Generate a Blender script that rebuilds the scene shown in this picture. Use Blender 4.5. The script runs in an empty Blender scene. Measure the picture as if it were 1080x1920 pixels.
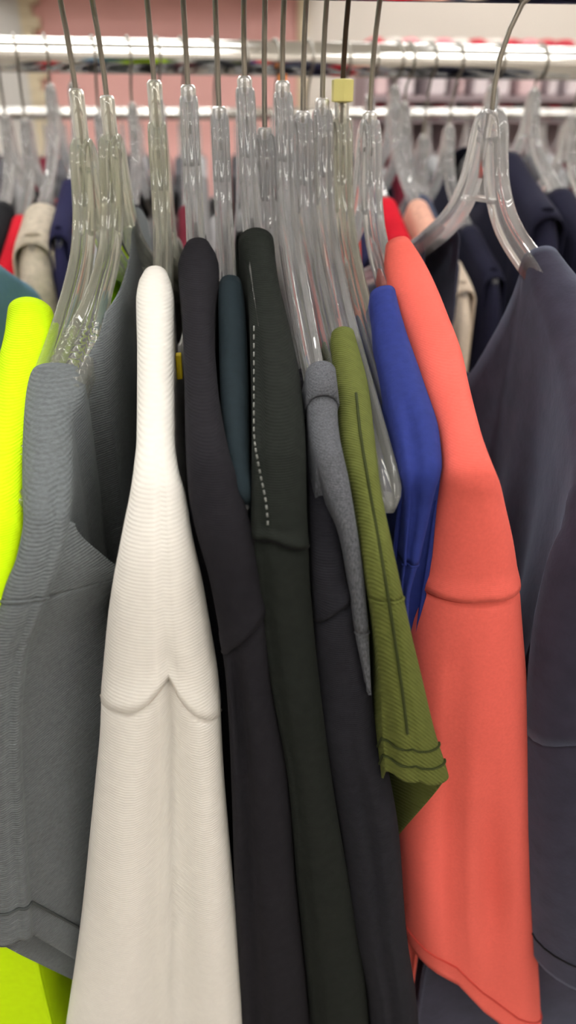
import bpy, math, random
from mathutils import Vector, noise

random.seed(7)
SC = bpy.context.scene
COL = SC.collection
PI = math.pi

# ------------------------------------------------------------------ camera model (eye at height EYE)
EYE = 1.45
F = 1371.0
PSI, THETA = math.radians(5.8), math.radians(28.0)
cp, sp, ct, st = math.cos(PSI), math.sin(PSI), math.cos(THETA), math.sin(THETA)
AX_R = Vector((cp, -sp, 0))
AX_F = Vector((sp * ct, cp * ct, -st))
AX_U = Vector((sp * st, cp * st, ct))
RY = 0.45                      # depth of the near rail in front of the camera
RZ = 0.0715                    # height of the near rail above the eye
RR = 0.016


def proj(x, y, z):
    p = Vector((x, y, z))
    d = p.dot(AX_F)
    return 540 + F * p.dot(AX_R) / d, 960 - F * p.dot(AX_U) / d, d


def x_at(px, y, z):
    """world x of the point at depth y, height z that is seen at column px"""
    k = (px - 540) / F
    # cp x - sp y = k (sp ct x + cp ct y - st z)
    return (k * (cp * ct * y - st * z) + sp * y) / (cp - k * sp * ct)


def pchip(pts):
    xs = [p[0] for p in pts]
    ys = [p[1] for p in pts]
    n = len(xs)
    h = [xs[i + 1] - xs[i] for i in range(n - 1)]
    d = [(ys[i + 1] - ys[i]) / h[i] for i in range(n - 1)]
    m = [0.0] * n
    m[0], m[-1] = d[0], d[-1]
    for i in range(1, n - 1):
        if d[i - 1] * d[i] > 0:
            w1, w2 = 2 * h[i] + h[i - 1], h[i] + 2 * h[i - 1]
            m[i] = (w1 + w2) / (w1 / d[i - 1] + w2 / d[i])

    def f(x):
        if x <= xs[0]:
            return ys[0] + m[0] * (x - xs[0]) * 0.0
        if x >= xs[-1]:
            return ys[-1]
        i = 0
        while xs[i + 1] < x:
            i += 1
        t = (x - xs[i]) / h[i]
        t2, t3 = t * t, t * t * t
        return ((2 * t3 - 3 * t2 + 1) * ys[i] + (t3 - 2 * t2 + t) * h[i] * m[i]
                + (-2 * t3 + 3 * t2) * ys[i + 1] + (t3 - t2) * h[i] * m[i + 1])
    return f


def sm(x, a, b):
    t = max(0.0, min(1.0, (x - a) / (b - a)))
    return t * t * (3 - 2 * t)


def lerp(a, b, t):
    return a + (b - a) * t


# ------------------------------------------------------------------ materials
def srgb(r, g, b):
    def c(v):
        v /= 255.0
        return v / 12.92 if v <= 0.04045 else ((v + 0.055) / 1.055) ** 2.4
    return (c(r), c(g), c(b), 1.0)


def new_mat(name):
    m = bpy.data.materials.new(name)
    m.use_nodes = True
    nt = m.node_tree
    return m, nt, nt.nodes['Principled BSDF']


def fabric(name, col, rough=0.9, heather=0.10, hscale=260.0, rib=0.0, ribscale=420.0, ribdir='Z', sheen=0.25,
           tint=None, streak=(1, 1, 1), weave=0.25):
    m, nt, b = new_mat(name)
    L = nt.links
    tc = nt.nodes.new('ShaderNodeTexCoord')
    mp = nt.nodes.new('ShaderNodeMapping')
    mp.inputs['Scale'].default_value = streak
    L.new(tc.outputs['Object'], mp.inputs['Vector'])
    nz = nt.nodes.new('ShaderNodeTexNoise')
    nz.inputs['Scale'].default_value = hscale
    nz.inputs['Detail'].default_value = 3
    L.new(mp.outputs['Vector'], nz.inputs['Vector'])
    mix = nt.nodes.new('ShaderNodeMix')
    mix.data_type = 'RGBA'
    d = [max(0, c * (1 - heather * 1.6)) for c in col[:3]] + [1]
    l = [min(1, c * (1 + heather * 1.6)) for c in col[:3]] + [1]
    ramp = nt.nodes.new('ShaderNodeMapRange')
    ramp.inputs['From Min'].default_value = 0.3
    ramp.inputs['From Max'].default_value = 0.7
    L.new(nz.outputs['Fac'], ramp.inputs['Value'])
    L.new(ramp.outputs['Result'], mix.inputs['Factor'])
    mix.inputs['A'].default_value = d
    mix.inputs['B'].default_value = l
    L.new(mix.outputs['Result'], b.inputs['Base Color'])
    b.inputs['Roughness'].default_value = rough
    b.inputs['Specular IOR Level'].default_value = 0.08
    b.inputs['Sheen Weight'].default_value = sheen
    b.inputs['Sheen Roughness'].default_value = 0.5
    b.inputs['Sheen Tint'].default_value = tint or [min(1, c * 1.5 + 0.05) for c in col[:3]] + [1]
    # fine knit: bands plus noise, as bump
    wv = nt.nodes.new('ShaderNodeTexWave')
    wv.bands_direction = ribdir
    wv.inputs['Scale'].default_value = ribscale
    wv.inputs['Distortion'].default_value = 0.6
    wv.inputs['Detail'].default_value = 1
    L.new(tc.outputs['Object'], wv.inputs['Vector'])
    b1 = nt.nodes.new('ShaderNodeBump')
    b1.inputs['Strength'].default_value = rib
    b1.inputs['Distance'].default_value = 0.0006
    L.new(wv.outputs['Fac'], b1.inputs['Height'])
    n2 = nt.nodes.new('ShaderNodeTexNoise')
    n2.inputs['Scale'].default_value = 60
    n2.inputs['Detail'].default_value = 6
    n2.inputs['Roughness'].default_value = 0.65
    L.new(tc.outputs['Object'], n2.inputs['Vector'])
    b2 = nt.nodes.new('ShaderNodeBump')
    b2.inputs['Strength'].default_value = weave
    b2.inputs['Distance'].default_value = 0.002
    L.new(n2.outputs['Fac'], b2.inputs['Height'])
    L.new(b1.outputs['Normal'], b2.inputs['Normal'])
    L.new(b2.outputs['Normal'], b.inputs['Normal'])
    return m


def plain(name, col, rough=0.6, metal=0.0, noise_amt=0.0, nscale=8.0, spec=0.5):
    m, nt, b = new_mat(name)
    b.inputs['Base Color'].default_value = col
    b.inputs['Roughness'].default_value = rough
    b.inputs['Metallic'].default_value = metal
    b.inputs['Specular IOR Level'].default_value = spec
    tc = nt.nodes.new('ShaderNodeTexCoord')
    nz = nt.nodes.new('ShaderNodeTexNoise')
    nz.inputs['Scale'].default_value = nscale
    nz.inputs['Detail'].default_value = 4
    nt.links.new(tc.outputs['Object'], nz.inputs['Vector'])
    if noise_amt:
        mix = nt.nodes.new('ShaderNodeMix')
        mix.data_type = 'RGBA'
        mix.inputs['A'].default_value = [c * (1 - noise_amt) for c in col[:3]] + [1]
        mix.inputs['B'].default_value = [min(1, c * (1 + noise_amt)) for c in col[:3]] + [1]
        nt.links.new(nz.outputs['Fac'], mix.inputs['Factor'])
        nt.links.new(mix.outputs['Result'], b.inputs['Base Color'])
    else:
        mr = nt.nodes.new('ShaderNodeMapRange')
        mr.inputs['To Min'].default_value = max(0, rough - 0.04)
        mr.inputs['To Max'].default_value = rough + 0.04
        nt.links.new(nz.outputs['Fac'], mr.inputs['Value'])
        nt.links.new(mr.outputs['Result'], b.inputs['Roughness'])
    return m


def clear_plastic(name, col, rough=0.035, milk=0.17):
    """clear moulded polystyrene: glassy, with a trace of milky scatter"""
    m, nt, b = new_mat(name)
    out = nt.nodes['Material Output']
    b.inputs['Base Color'].default_value = col
    b.inputs['Roughness'].default_value = rough
    b.inputs['IOR'].default_value = 1.49
    b.inputs['Specular IOR Level'].default_value = 0.8
    b.inputs['Transmission Weight'].default_value = 1.0
    tc = nt.nodes.new('ShaderNodeTexCoord')
    nz = nt.nodes.new('ShaderNodeTexNoise')
    nz.inputs['Scale'].default_value = 45
    nz.inputs['Detail'].default_value = 1
    nt.links.new(tc.outputs['Object'], nz.inputs['Vector'])
    mr = nt.nodes.new('ShaderNodeMapRange')
    mr.inputs['To Min'].default_value = milk * 0.6
    mr.inputs['To Max'].default_value = milk * 1.4
    nt.links.new(nz.outputs['Fac'], mr.inputs['Value'])
    tr = nt.nodes.new('ShaderNodeBsdfTranslucent')
    tr.inputs['Color'].default_value = col
    df = nt.nodes.new('ShaderNodeBsdfDiffuse')
    df.inputs['Color'].default_value = col
    m1 = nt.nodes.new('ShaderNodeMixShader')
    nt.links.new(tr.outputs[0], m1.inputs[1])
    nt.links.new(df.outputs[0], m1.inputs[2])
    m2 = nt.nodes.new('ShaderNodeMixShader')
    nt.links.new(mr.outputs['Result'], m2.inputs[0])
    nt.links.new(b.outputs[0], m2.inputs[1])
    nt.links.new(m1.outputs[0], m2.inputs[2])
    nt.links.new(m2.outputs[0], out.inputs['Surface'])
    return m


def emit(name, col, strength):
    m, nt, b = new_mat(name)
    b.inputs['Base Color'].default_value = (0.8, 0.8, 0.8, 1)
    b.inputs['Emission Color'].default_value = col
    b.inputs['Emission Strength'].default_value = strength
    return m


M_CLEAR = clear_plastic('clear_styrene', (0.97, 0.975, 0.985, 1))
M_YELLOWED = clear_plastic('yellowed_styrene', (0.955, 0.955, 0.86, 1))
M_WIRE = plain('hook_wire', srgb(150, 146, 138), 0.3, 1.0)
M_DARKWIRE = plain('dark_hook_wire', srgb(78, 66, 56), 0.4, 1.0)
M_CHROME = plain('chrome_tube', (0.82, 0.82, 0.80, 1), 0.10, 1.0)
M_MARKER = plain('yellow_marker', srgb(214, 206, 128), 0.5)

# ------------------------------------------------------------------ object helpers


def mesh_obj(name, verts, faces, mat, parent=None, smooth=True, solid=0.0, off=-1.0, at=None):
    """verts are eye-relative world points; they become local to the parent (or to at)"""
    o0 = Vector(parent['_o']) if parent is not None else Vector(at or (0, 0, 0))
    me = bpy.data.meshes.new(name)
    me.from_pydata([tuple(Vector(v) - o0) for v in verts], [], faces)
    me.update()
    if smooth:
        for p in me.polygons:
            p.use_smooth = True
    me.materials.append(mat)
    o = bpy.data.objects.new(name, me)
    COL.objects.link(o)
    if parent is not None:
        o.parent = parent
    else:
        o.location = (o0.x, o0.y, o0.z + EYE)
    if solid:
        s = o.modifiers.new('thickness', 'SOLIDIFY')
        s.thickness = solid
        s.offset = off
    return o


def tag(o, label, cat, group=None):
    o['label'] = label
    o['category'] = cat
    if group:
        o['group'] = group
    return o


def thing(name, label, cat, at, group=None):
    o = bpy.data.objects.new(name, None)
    o.empty_display_size = 0.02
    COL.objects.link(o)
    o.location = (at[0], at[1], at[2] + EYE)
    o['_o'] = tuple(at)
    tag(o, label, cat, group)
    return o


def copy_tree(root, at, label, group=None):
    r = root.copy()
    COL.objects.link(r)
    r.location = (at[0], at[1], at[2] + EYE)
    r['label'] = label
    if group:
        r['group'] = group
    for ch in list(root.children):
        c = ch.copy()
        COL.objects.link(c)
        c.parent = r
        for g in list(ch.children):
            d = g.copy()
            COL.objects.link(d)
            d.parent = c
    return r


def structure(o):
    o['kind'] = 'structure'
    return o


def grid_faces(nr, nc, close=False, base=0):
    fs = []
    for i in range(nr - 1):
        for j in range(nc if close else nc - 1):
            k = (j + 1) % nc
            fs.append((base + i * nc + j, base + i * nc + k, base + (i + 1) * nc + k, base + (i + 1) * nc + j))
    return fs


def tube(path, r, seg=8, cap=True):
    """verts, faces of a tube along 3D points; r a number or a list"""
    vs, n = [], len(path)
    P = [Vector(p) for p in path]
    up = Vector((1, 0.01, 0.02))
    for i in range(n):
        t = (P[min(i + 1, n - 1)] - P[max(i - 1, 0)]).normalized()
        a = t.cross(up)
        if a.length < 1e-3:
            a = t.cross(Vector((0, 0, 1)))
        a.normalize()
        b = a.cross(t).normalized()
        up = b if abs(t.dot(up)) > 0.98 else up
        rr = r[i] if isinstance(r, (list, tuple)) else r
        for k in range(seg):
            w = 2 * PI * k / seg
            vs.append(P[i] + a * (rr * math.cos(w)) + b * (rr * math.sin(w)))
    fs = grid_faces(n, seg, True)
    if cap:
        fs.append(tuple(range(seg))[::-1])
        fs.append(tuple(range((n - 1) * seg, n * seg)))
    return vs, fs


def box(x0, x1, y0, y1, z0, z1):
    v = [(x0, y0, z0), (x1, y0, z0), (x1, y1, z0), (x0, y1, z0), (x0, y0, z1), (x1, y0, z1), (x1, y1, z1), (x0, y1, z1)]
    f = [(3, 2, 1, 0), (4, 5, 6, 7), (0, 1, 5, 4), (1, 2, 6, 5), (2, 3, 7, 6), (3, 0, 4, 7)]
    return v, f


def bevelled(o, w, seg=2):
    m = o.modifiers.new('bevel', 'BEVEL')
    m.width = w
    m.segments = seg
    m.limit_method = 'ANGLE'
    return o


def join(*parts):
    vs, fs = [], []
    for v, f in parts:
        b = len(vs)
        vs += list(v)
        fs += [tuple(i + b for i in q) for q in f]
    return vs, fs


# ------------------------------------------------------------------ hanger
HP = [(0.0, 0.006), (0.006, 0.0045), (0.0105, -0.002), (0.0135, -0.016), (0.0185, -0.031), (0.030, -0.047), (0.05, -0.061),
      (0.08, -0.077), (0.12, -0.094), (0.16, -0.109), (0.195, -0.122), (0.207, -0.130)]


def smooth_path(pts, n):
    """Catmull-Rom through 2D points, resampled evenly"""
    out = []
    P = [pts[0]] + list(pts) + [pts[-1]]
    for i in range(1, len(P) - 2):
        for k in range(20):
            t = k / 20.0
            q = []
            for c in range(2):
                a, b, d, e = P[i - 1][c], P[i][c], P[i + 1][c], P[i + 2][c]
                q.append(0.5 * (2 * b + (d - a) * t + (2 * a - 5 * b + 4 * d - e) * t * t + (3 * b - a - 3 * d + e) * t ** 3))
            out.append(tuple(q))
    out.append(pts[-1])
    acc = [0]
    for i in range(1, len(out)):
        acc.append(acc[-1] + math.dist(out[i], out[i - 1]))
    res, j = [], 0
    for k in range(n):
        s = acc[-1] * k / (n - 1)
        while j < len(acc) - 2 and acc[j + 1] < s:
            j += 1
        t = (s - acc[j]) / max(1e-9, acc[j + 1] - acc[j])
        res.append((lerp(out[j][0], out[j + 1][0], t), lerp(out[j][1], out[j + 1][1], t)))
    return res


def hanger_frame(w0, w1, ridges=False, hh=0.011):
    """clear channel-section hanger, local coordinates (hung in the y-z plane)"""
    arm = smooth_path(HP, 60 if not ridges else 150)
    full = [(-u, z) for u, z in arm[::-1]] + arm[1:]
    n = len(full)
    vs = []
    prof = [(-.5, 0), (-.5, .86), (-.42, 1), (-.25, 1), (-.19, .76), (.19, .76), (.25, 1), (.42, 1), (.5, .86), (.5, 0), (.42, -.12), (-.42, -.12)]
    for i, (u, z) in enumerate(full):
        a, b = full[max(0, i - 1)], full[min(n - 1, i + 1)]
        t = Vector((b[0] - a[0], b[1] - a[1])).normalized()
        nn = Vector((-t.y, t.x))
        k = sm(abs(u), 0.045, 0.10) * (1 - 0.75 * sm(abs(u), 0.115, 0.14)) if ridges else sm(abs(u), 0.08, 0.17)
        w = lerp(w0, w1, k)
        h = hh
        end = max(0.0, (abs(u) - 0.197) / 0.010)
        if end > 0:
            w *= math.sqrt(max(0.04, 1 - min(1, end) ** 2 * 0.85))
            h *= lerp(1, 0.55, min(1, end))
        rip = 0.0
        if ridges and abs(u) > 0.07:
            rip = 0.0010 * math.sin(abs(u) / 0.0048 * 2 * PI) * sm(abs(u), 0.07, 0.09)
        for px, pn in prof:
            q = pn * h - h * 0.9 + (rip if pn > 0.5 else 0)
            vs.append((px * w, u + nn.x * q, z + nn.y * q))
    m = len(prof)
    fs = grid_faces(n, m, True)
    fs.append(tuple(range(m))[::-1])
    fs.append(tuple(range((n - 1) * m, n * m)))
    # cross web under the neck, a thin plate joining both arms
    web = []
    sub = [p for p in arm if p[0] > 0.008 and p[1] > -0.036]
    wb = []
    for u, z in sub:
        wb.append((u, z - 0.006))
    v2, N = [], len(wb)
    for u, z in wb:
        for sx in (-0.0011, 0.0011):
            v2.append((sx, -u + 0.003, z))
            v2.append((sx, u - 0.003, z))
    f2 = []
    for i in range(N - 1):
        a, b = 4 * i, 4 * (i + 1)
        f2 += [(a, a + 1, b + 1, b), (a + 2, b + 2, b + 3, a + 3)]
    f2 += [(0, 2, 3, 1), (4 * N - 4, 4 * N - 3, 4 * N - 1, 4 * N - 2)]
    return join((vs, fs), (v2, f2))


def neck_mesh(top, r):
    pts = [(0, 0, -0.028), (0, 0, -0.01), (0, 0, top * .5), (0, 0, top - 0.0015), (0, 0, top)]
    v, f = tube(pts, [r * .9, r, r, r, r * .75], 12)
    return v, f


def hook_path(twist=0.0, rise=0.0, rail=None):
    zc = (RZ if rail is None else rail) - rise
    R = 0.0185
    cz = zc + RR + 0.0022 - R
    pts = [(0, -0.012), (0, 0.01), (0, 0.018)]
    a0 = -60
    start = (R * math.cos(math.radians(a0)), cz + R * math.sin(math.radians(a0)))
    for k in (0.35, 0.7):
        pts.append((start[0] * k * k, lerp(0.018, start[1], k)))
    a = a0
    while a <= 200:
        pts.append((R * math.cos(math.radians(a)), cz + R * math.sin(math.radians(a))))
        a += 12
    c, s = math.cos(twist), math.sin(twist)
    return [(q * s, -q * c, z) for q, z in pts]


FRAMES = {}


def make_hanger(label, X, drop=0.0, rot=0.0, yellow=False, w0=0.0098, w1=0.0078, ridges=False, neck=0.012, twist=0.0, wire=None,
                marker=False, Y=RY, group=None, rail=None, span=1.0):
    t = thing('clothes_hanger', label, 'hanger', (X, Y, drop), group)
    pl = M_YELLOWED if yellow else M_CLEAR
    t['_o'] = (0, 0, 0)
    key = (w0, w1, ridges, yellow)
    if key in FRAMES:
        o = FRAMES[key].copy()
        COL.objects.link(o)
        o.parent = t
    else:
        v, f = hanger_frame(w0, w1, ridges)
        FRAMES[key] = mesh_obj('hanger_frame', v, f, pl, t)
    v, f = neck_mesh(neck, 0.0040)
    mesh_obj('neck', v, f, pl, t)
    v, f = tube(hook_path(twist, drop, rail), 0.0014, 8)
    mesh_obj('hook', v, f, wire or M_WIRE, t)
    if marker:
        v, f = tube([(0, 0, neck - 0.006), (0, 0, neck - 0.0055), (0, 0, neck + 0.0045), (0, 0, neck + 0.005)],
                    [0.0045, 0.0062, 0.0062, 0.0045], 6)
        mk = mesh_obj('size_marker', v, f, M_MARKER, t, smooth=False)
        mk['label'] = 'square yellow plastic size marker on the neck'
    t.rotation_euler.z = -rot
    fr_ = [c for c in t.children if c.name.startswith('hanger_frame')][0]
    fr_.scale.y = span
    return t


# ------------------------------------------------------------------ garment
TIP_U = 0.2


class Garment:
    """A shirt hung over a hanger, seen from the end of its shoulder. The table gives the width of the shoulder and sleeve
    band along its length; everything is turned into real widths at the real distance of the hanger."""

    def __init__(self, X, table, rot=0.0, du=0.0, round_=0.9, dz=0.0, folds=(), taper=0.0, skew=0.0, D=0.09, ridge=0.5, bmax=0.016, rest=None):
        self.X, self.rot, self.taper = X, rot, taper
        self.folds, self.skew, self.D, self.ridge = folds, skew, D, ridge
        arm = [(u, z + 0.0035 + 0.003 * sm(u, 0.12, 0.18) + dz) for u, z in HP if u > 0.03]
        tail = rest or [(0.217, -0.138), (0.223, -0.156), (0.227, -0.185), (0.232, -0.225), (0.236, -0.285), (0.238, -0.36), (0.238, -0.46), (0.238, -0.56)]
        pts = arm[:-1] + [(0.2055, -0.1235 + dz)] + [(u + du * sm(u, 0.2, 0.23), z + dz) for u, z in tail]
        self.path = smooth_path(pts, 420)
        self.n = len(self.path)
        self.xl = pchip([(r[0], r[1]) for r in table])
        self.xr = pchip([(r[0], r[2]) for r in table])
        self.py = []
        self.dat = []
        for i, (u, z) in enumerate(self.path):
            a, b = self.path[max(0, i - 6)], self.path[min(self.n - 1, i + 6)]
            t = Vector((-(b[0] - a[0]), b[1] - a[1])).normalized()     # (dY, dz)
            nin = Vector((-t.y, t.x))                                  # inward
            Y = RY - u
            xm = X - rot * u
            self.py.append(proj(xm, Y, z)[1])
            py = self.py[-1]
            L, R = self.xl(py), self.xr(py)
            hw = 0.5 * abs(x_at(R, Y, z) - x_at(L, Y, z))
            bb = min(hw * round_, bmax)
            Yb, zb = Y + nin.x * bb * .7, z + nin.y * bb * .7
            self.dat.append((Y, z, nin.x, nin.y, x_at(L, Yb, zb), x_at(R, Yb, zb), bb))
        for i in range(1, self.n):
            self.py[i] = max(self.py[i], self.py[i - 1] + 1e-4)

    def s_of(self, py):
        lo, hi = 0, self.n - 1
        if py <= self.py[0]:
            return 0.0
        if py >= self.py[-1]:
            return float(hi)
        while hi - lo > 1:
            m = (lo + hi) // 2
            if self.py[m] <= py:
                lo = m
            else:
                hi = m
        return lo + (py - self.py[lo]) / (self.py[hi] - self.py[lo])

    def at(self, s):
        i = int(max(0, min(self.n - 2, math.floor(s))))
        t = s - i
        return [lerp(a, b, t) for a, b in zip(self.dat[i], self.dat[i + 1])]

    def pyat(self, s):
        i = int(max(0, min(self.n - 2, math.floor(s))))
        return lerp(self.py[i], self.py[i + 1], s - i)

    def front(self, s, f, lift=0.0):
        Y, z, nx, nz, XL, XR, b = self.at(s)
        g = (f - self.ridge) / (self.ridge if f < self.ridge else 1 - self.ridge)
        n = b * (1 - math.sqrt(max(0.0, 1 - g * g)))
        py = self.pyat(s)
        for fk, w, amp, y0, y1 in self.folds:
            fc = fk(py) if callable(fk) else fk
            n += amp * math.exp(-((f - fc) / w) ** 2) * sm(py, y0, y1) * (1 - self.taper * sm(py, 1680, 1860))
        n -= lift
        x = lerp(XL, XR, f)
        wob = noise.noise(Vector((x * 30, Y * 30, z * 22 + self.X * 90))) * 0.0012
        n += wob * 4 * f * (1 - f)
        return Vector((x, Y + nx * n, z + nz * n))

    def side(self, s, f, n, D, lift=0.0):
        Y, z, nx, nz, XL, XR, b = self.at(s)
        e = XL if f < 0.5 else XR
        m = 0.5 * (XL + XR)
        k = 0.45 * sm(n, b, D)
        x = lerp(e, m, k) + self.skew * (n - b) + (lift if f > .5 else -lift)
        base = self.front(s, f)
        return Vector((x, base.y + nx * (n - b), base.z + nz * (n - b)))


def fr(k, n):
    return 0.5 * (1 - math.cos(PI * k / n))


HROT = {}


def make_shirt(name, label, cat, mat, G, start, seam, hem, neck=None, neck_l=None, hem_z=-0.72, sag=0.05, collar=None, tilt=0.25,
               tw=0.011, curtain=0.0025, sheetfold=(), stitch=None, seam_lip=0.0016, sleeve_mat=None, collar_w=0.013, hem_lines=(), far_u=0.2,
               solid=0.0011, group=None, conv=1.0, flare=(0, 0), xr_neck=None, rot_far=None, cap_d=0.045, sl_d0=0.7, hu=0.165, conv_near=0.0):
    """seam and hem: lists (fraction across, picture row) for the sleeve's upper seam and its hem"""
    s0 = G.s_of(start)
    stip = None
    for i, (u, z) in enumerate(G.path):
        if u >= TIP_U:
            stip = float(i)
            break
    t = thing(name, label, cat, (G.X, RY, hem_z), group)
    iu = min(range(G.n), key=lambda q: abs(G.path[q][0] - hu))
    HROT[round(G.X, 5)] = (G.X - 0.5 * (G.dat[iu][4] + G.dat[iu][5])) / hu
    NC, NV = 18, 16
    fs_ = [fr(k, NC) for k in range(NC + 1)]
    u0 = G.path[int(s0)][0]
    fz = pchip([(u, z + 0.0035) for u, z in HP])

    # ---- body: columns from the near tip to the far tip, each an inverted U of cloth
    cols = []          # (top points list, has_crest, u)
    n1 = 30
    for k in range(n1 + 1):
        s = lerp(stip, s0, k / n1)
        cols.append(([G.front(s, f) for f in fs_], True, lerp(TIP_U, u0, k / n1)))
    A, Z = cols[-1][0][0], cols[-1][0][-1]
    rf = G.rot if rot_far is None else rot_far
    xfar = G.X + rf * u0
    xrf = pchip(sorted(xr_neck)) if xr_neck else None
    nk = neck
    n2 = 20
    if nk is None:
        dip = sag
        nkf = lambda u: min(A.z, Z.z) - dip * math.sqrt(max(0, 1 - (u / u0) ** 2))
    else:
        nkf = pchip(sorted(nk))
    nlf = pchip(sorted(neck_l)) if neck_l else nkf
    for k in range(1, n2):
        u = lerp(u0, -u0, k / n2)
        e = k / n2
        hl = lerp(A.x, xfar - tw, sm(e, 0, 1))
        hr = xrf(u) if xrf else lerp(Z.x, xfar + tw, sm(e, 0, 1))
        w = sm(e, 0, 0.08)
        zl, zr = lerp(A.z, nlf(u), w), lerp(Z.z, nkf(u), w)
        w2 = sm(e, 0.92, 1.0)
        cols.append(([Vector((lerp(hl, hr, f), RY - u, lerp(zl, zr, f))) for f in fs_], False, u))
    n3 = 14
    for k in range(n3 + 1):
        u = -lerp(u0, far_u, k / n3)
        xc = G.X - rf * u
        top = []
        for f in fs_:
            g = 2 * f - 1
            top.append(Vector((xc + tw * g, RY - u, fz(-u) - 0.012 * (1 - math.sqrt(max(0, 1 - g * g))))))
        cols.append((top, True, u))
    vs, fs = [], []
    W = NV * 2 + NC + 1

    def fold_x(u, d):
        a = curtain * math.sin(u / 0.055 * 2 * PI + G.X * 200) * sm(d, 0.02, 0.2)
        for uc, wu, amp, d0, d1 in sheetfold:
            a += amp * math.exp(-((u - uc) / wu) ** 2) * sm(d, d0, d1)
        return a

    for top, crest, u in cols:
        row = []
        for v in range(NV, 0, -1):
            e = (v / NV) ** 1.3
            z = lerp(top[0].z, hem_z, e)
            d = top[0].z - z
            xh = G.X - (G.rot if u > 0 else rf) * u
            x = lerp(top[0].x, xh - tw, conv * sm(d, 0.0, 0.16) * (1 if top[0].x < xh - tw else 0))
            row.append(Vector((x + fold_x(u, d) + flare[0] * sm(u, 0.0, 0.2) * sm(d, 0.03, 0.34), top[0].y, z)))
        row += top
        for v in range(1, NV + 1):
            e = (v / NV) ** 1.3
            z = lerp(top[-1].z, hem_z, e)
            d = top[-1].z - z
            xh = G.X - (G.rot if u > 0 else rf) * u
            x = lerp(top[-1].x, xh + tw, max(conv, conv_near * sm(u, 0.15, 0.19)) * sm(d, 0.0, 0.16 if conv else 0.06) * (1 if top[-1].x > xh + tw else 0))
            row.append(Vector((x + fold_x(u, d) + flare[1] * sm(u, 0.0, 0.2) * sm(d, 0.03, 0.34), top[-1].y, z)))
        vs += row
    for i in range(len(cols) - 1):
        open_ = not (cols[i][1] and cols[i + 1][1])
        for j in range(W - 1):
            if open_ and NV <= j < NV + NC:
                continue
            fs.append((i * W + j, i * W + j + 1, (i + 1) * W + j + 1, (i + 1) * W + j))
    # closing folds at the near and far side seams
    for ci, sgn in ((0, -1), (len(cols) - 1, 1)):
        base = len(vs)
        Lc = [vs[ci * W + NV - v] for v in range(0, NV + 1)]
        Rc = [vs[ci * W + NV + NC + v] for v in range(0, NV + 1)]
        for v in range(NV + 1):
            for j, f in enumerate(fs_):
                if v == 0:
                    p = cols[ci][0][j].copy()
                else:
                    p = Lc[v].lerp(Rc[v], f)
                    p.y -= sgn * 0.004 * math.sqrt(max(0, 1 - (2 * f - 1) ** 2)) * sm(v, 0, 3)
                vs.append(p)
        q = grid_faces(NV + 1, NC + 1, False, base)
        fs += q if sgn > 0 else [tuple(reversed(x)) for x in q]
    # shoulder cap over the hanger end, down to the sleeve seam
    seamf = pchip(seam) if len(seam) > 1 else (lambda f, p=seam[0][1]: p)
    hemf = pchip(hem) if len(hem) > 1 else (lambda f, p=hem[0][1]: p)
    ND = 6
    base = len(vs)
    n4 = 22
    Dc = cap_d
    for i in range(n4 + 1):
        e = i / n4
        lip = seam_lip * sm(e, 0.86, 0.97)
        row = []
        De = lerp(G.at(stip)[6] + 0.002, Dc, sm(e, 0.0, 0.8))
        for d in range(ND, 0, -1):
            s = lerp(stip, G.s_of(seamf(0)), e)
            b = G.at(s)[6]
            row.append(G.side(s, 0, lerp(b, max(De, b + .002), d / ND), Dc, lip * 0.5))
        for f in fs_:
            s = lerp(stip, G.s_of(seamf(f)), e)
            row.append(G.front(s, f, lip))
        for d in range(1, ND + 1):
            s = lerp(stip, G.s_of(seamf(1)), e)
            b = G.at(s)[6]
            row.append(G.side(s, 1, lerp(b, max(De, b + .002), d / ND), Dc, lip * 0.5))
        vs += row
    wd = {base + ND + j: NV + j for j in range(NC + 1)}
    fs += [tuple(wd.get(q, q) for q in fc[::-1]) for fc in grid_faces(n4 + 1, NC + 1 + 2 * ND, False, base)]
    mesh_obj('body', vs, fs, mat, t, solid=solid)

    # ---- sleeve: a flattened tube hanging from the seam
    vs, n5 = [], 56
    for i in range(n5 + 1):
        e = i / n5
        tuck = 0.0012 * (1 - sm(e, 0, 0.02))
        loop = []
        D = G.D * lerp(sl_d0, 1.0, sm(e, 0, 0.7))

        def tl(p, s, n):
            w = sm(e, 0.35, 1.0)
            p.z -= tilt * max(0.0, n) * w
            return p
        for d in range(ND, 0, -1):
            s = lerp(G.s_of(seamf(0)), G.s_of(hemf(0)), e)
            b = G.at(s)[6]
            n = lerp(b, max(D, b + 0.003), d / ND)
            loop.append(tl(G.side(s, 0, n, D), s, n - b))
        for f in fs_:
            s = lerp(G.s_of(seamf(f)), G.s_of(hemf(f)), e)
            loop.append(G.front(s, f, -tuck))
        for d in range(1, ND + 1):
            s = lerp(G.s_of(seamf(1)), G.s_of(hemf(1)), e)
            b = G.at(s)[6]
            n = lerp(b, max(D, b + 0.003), d / ND)
            loop.append(tl(G.side(s, 1, n, D), s, n - b))
        a, b_ = loop[0], loop[-1]
        for k in (0.8, 0.5, 0.2):
            p = a.lerp(b_, k)
            p.y += 0.006 * math.sin(PI * k)
            loop.append(p)
        NL = len(loop)
        vs += loop
    fs = [fc[::-1] for fc in grid_faces(n5 + 1, NL, True)]
    mesh_obj('sleeve', vs, fs, sleeve_mat or mat, t, solid=solid)

    # ---- thread lines round the sleeve
    rows_ = [vs[q * NL:(q + 1) * NL] for q in range(n5 + 1)]
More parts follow.
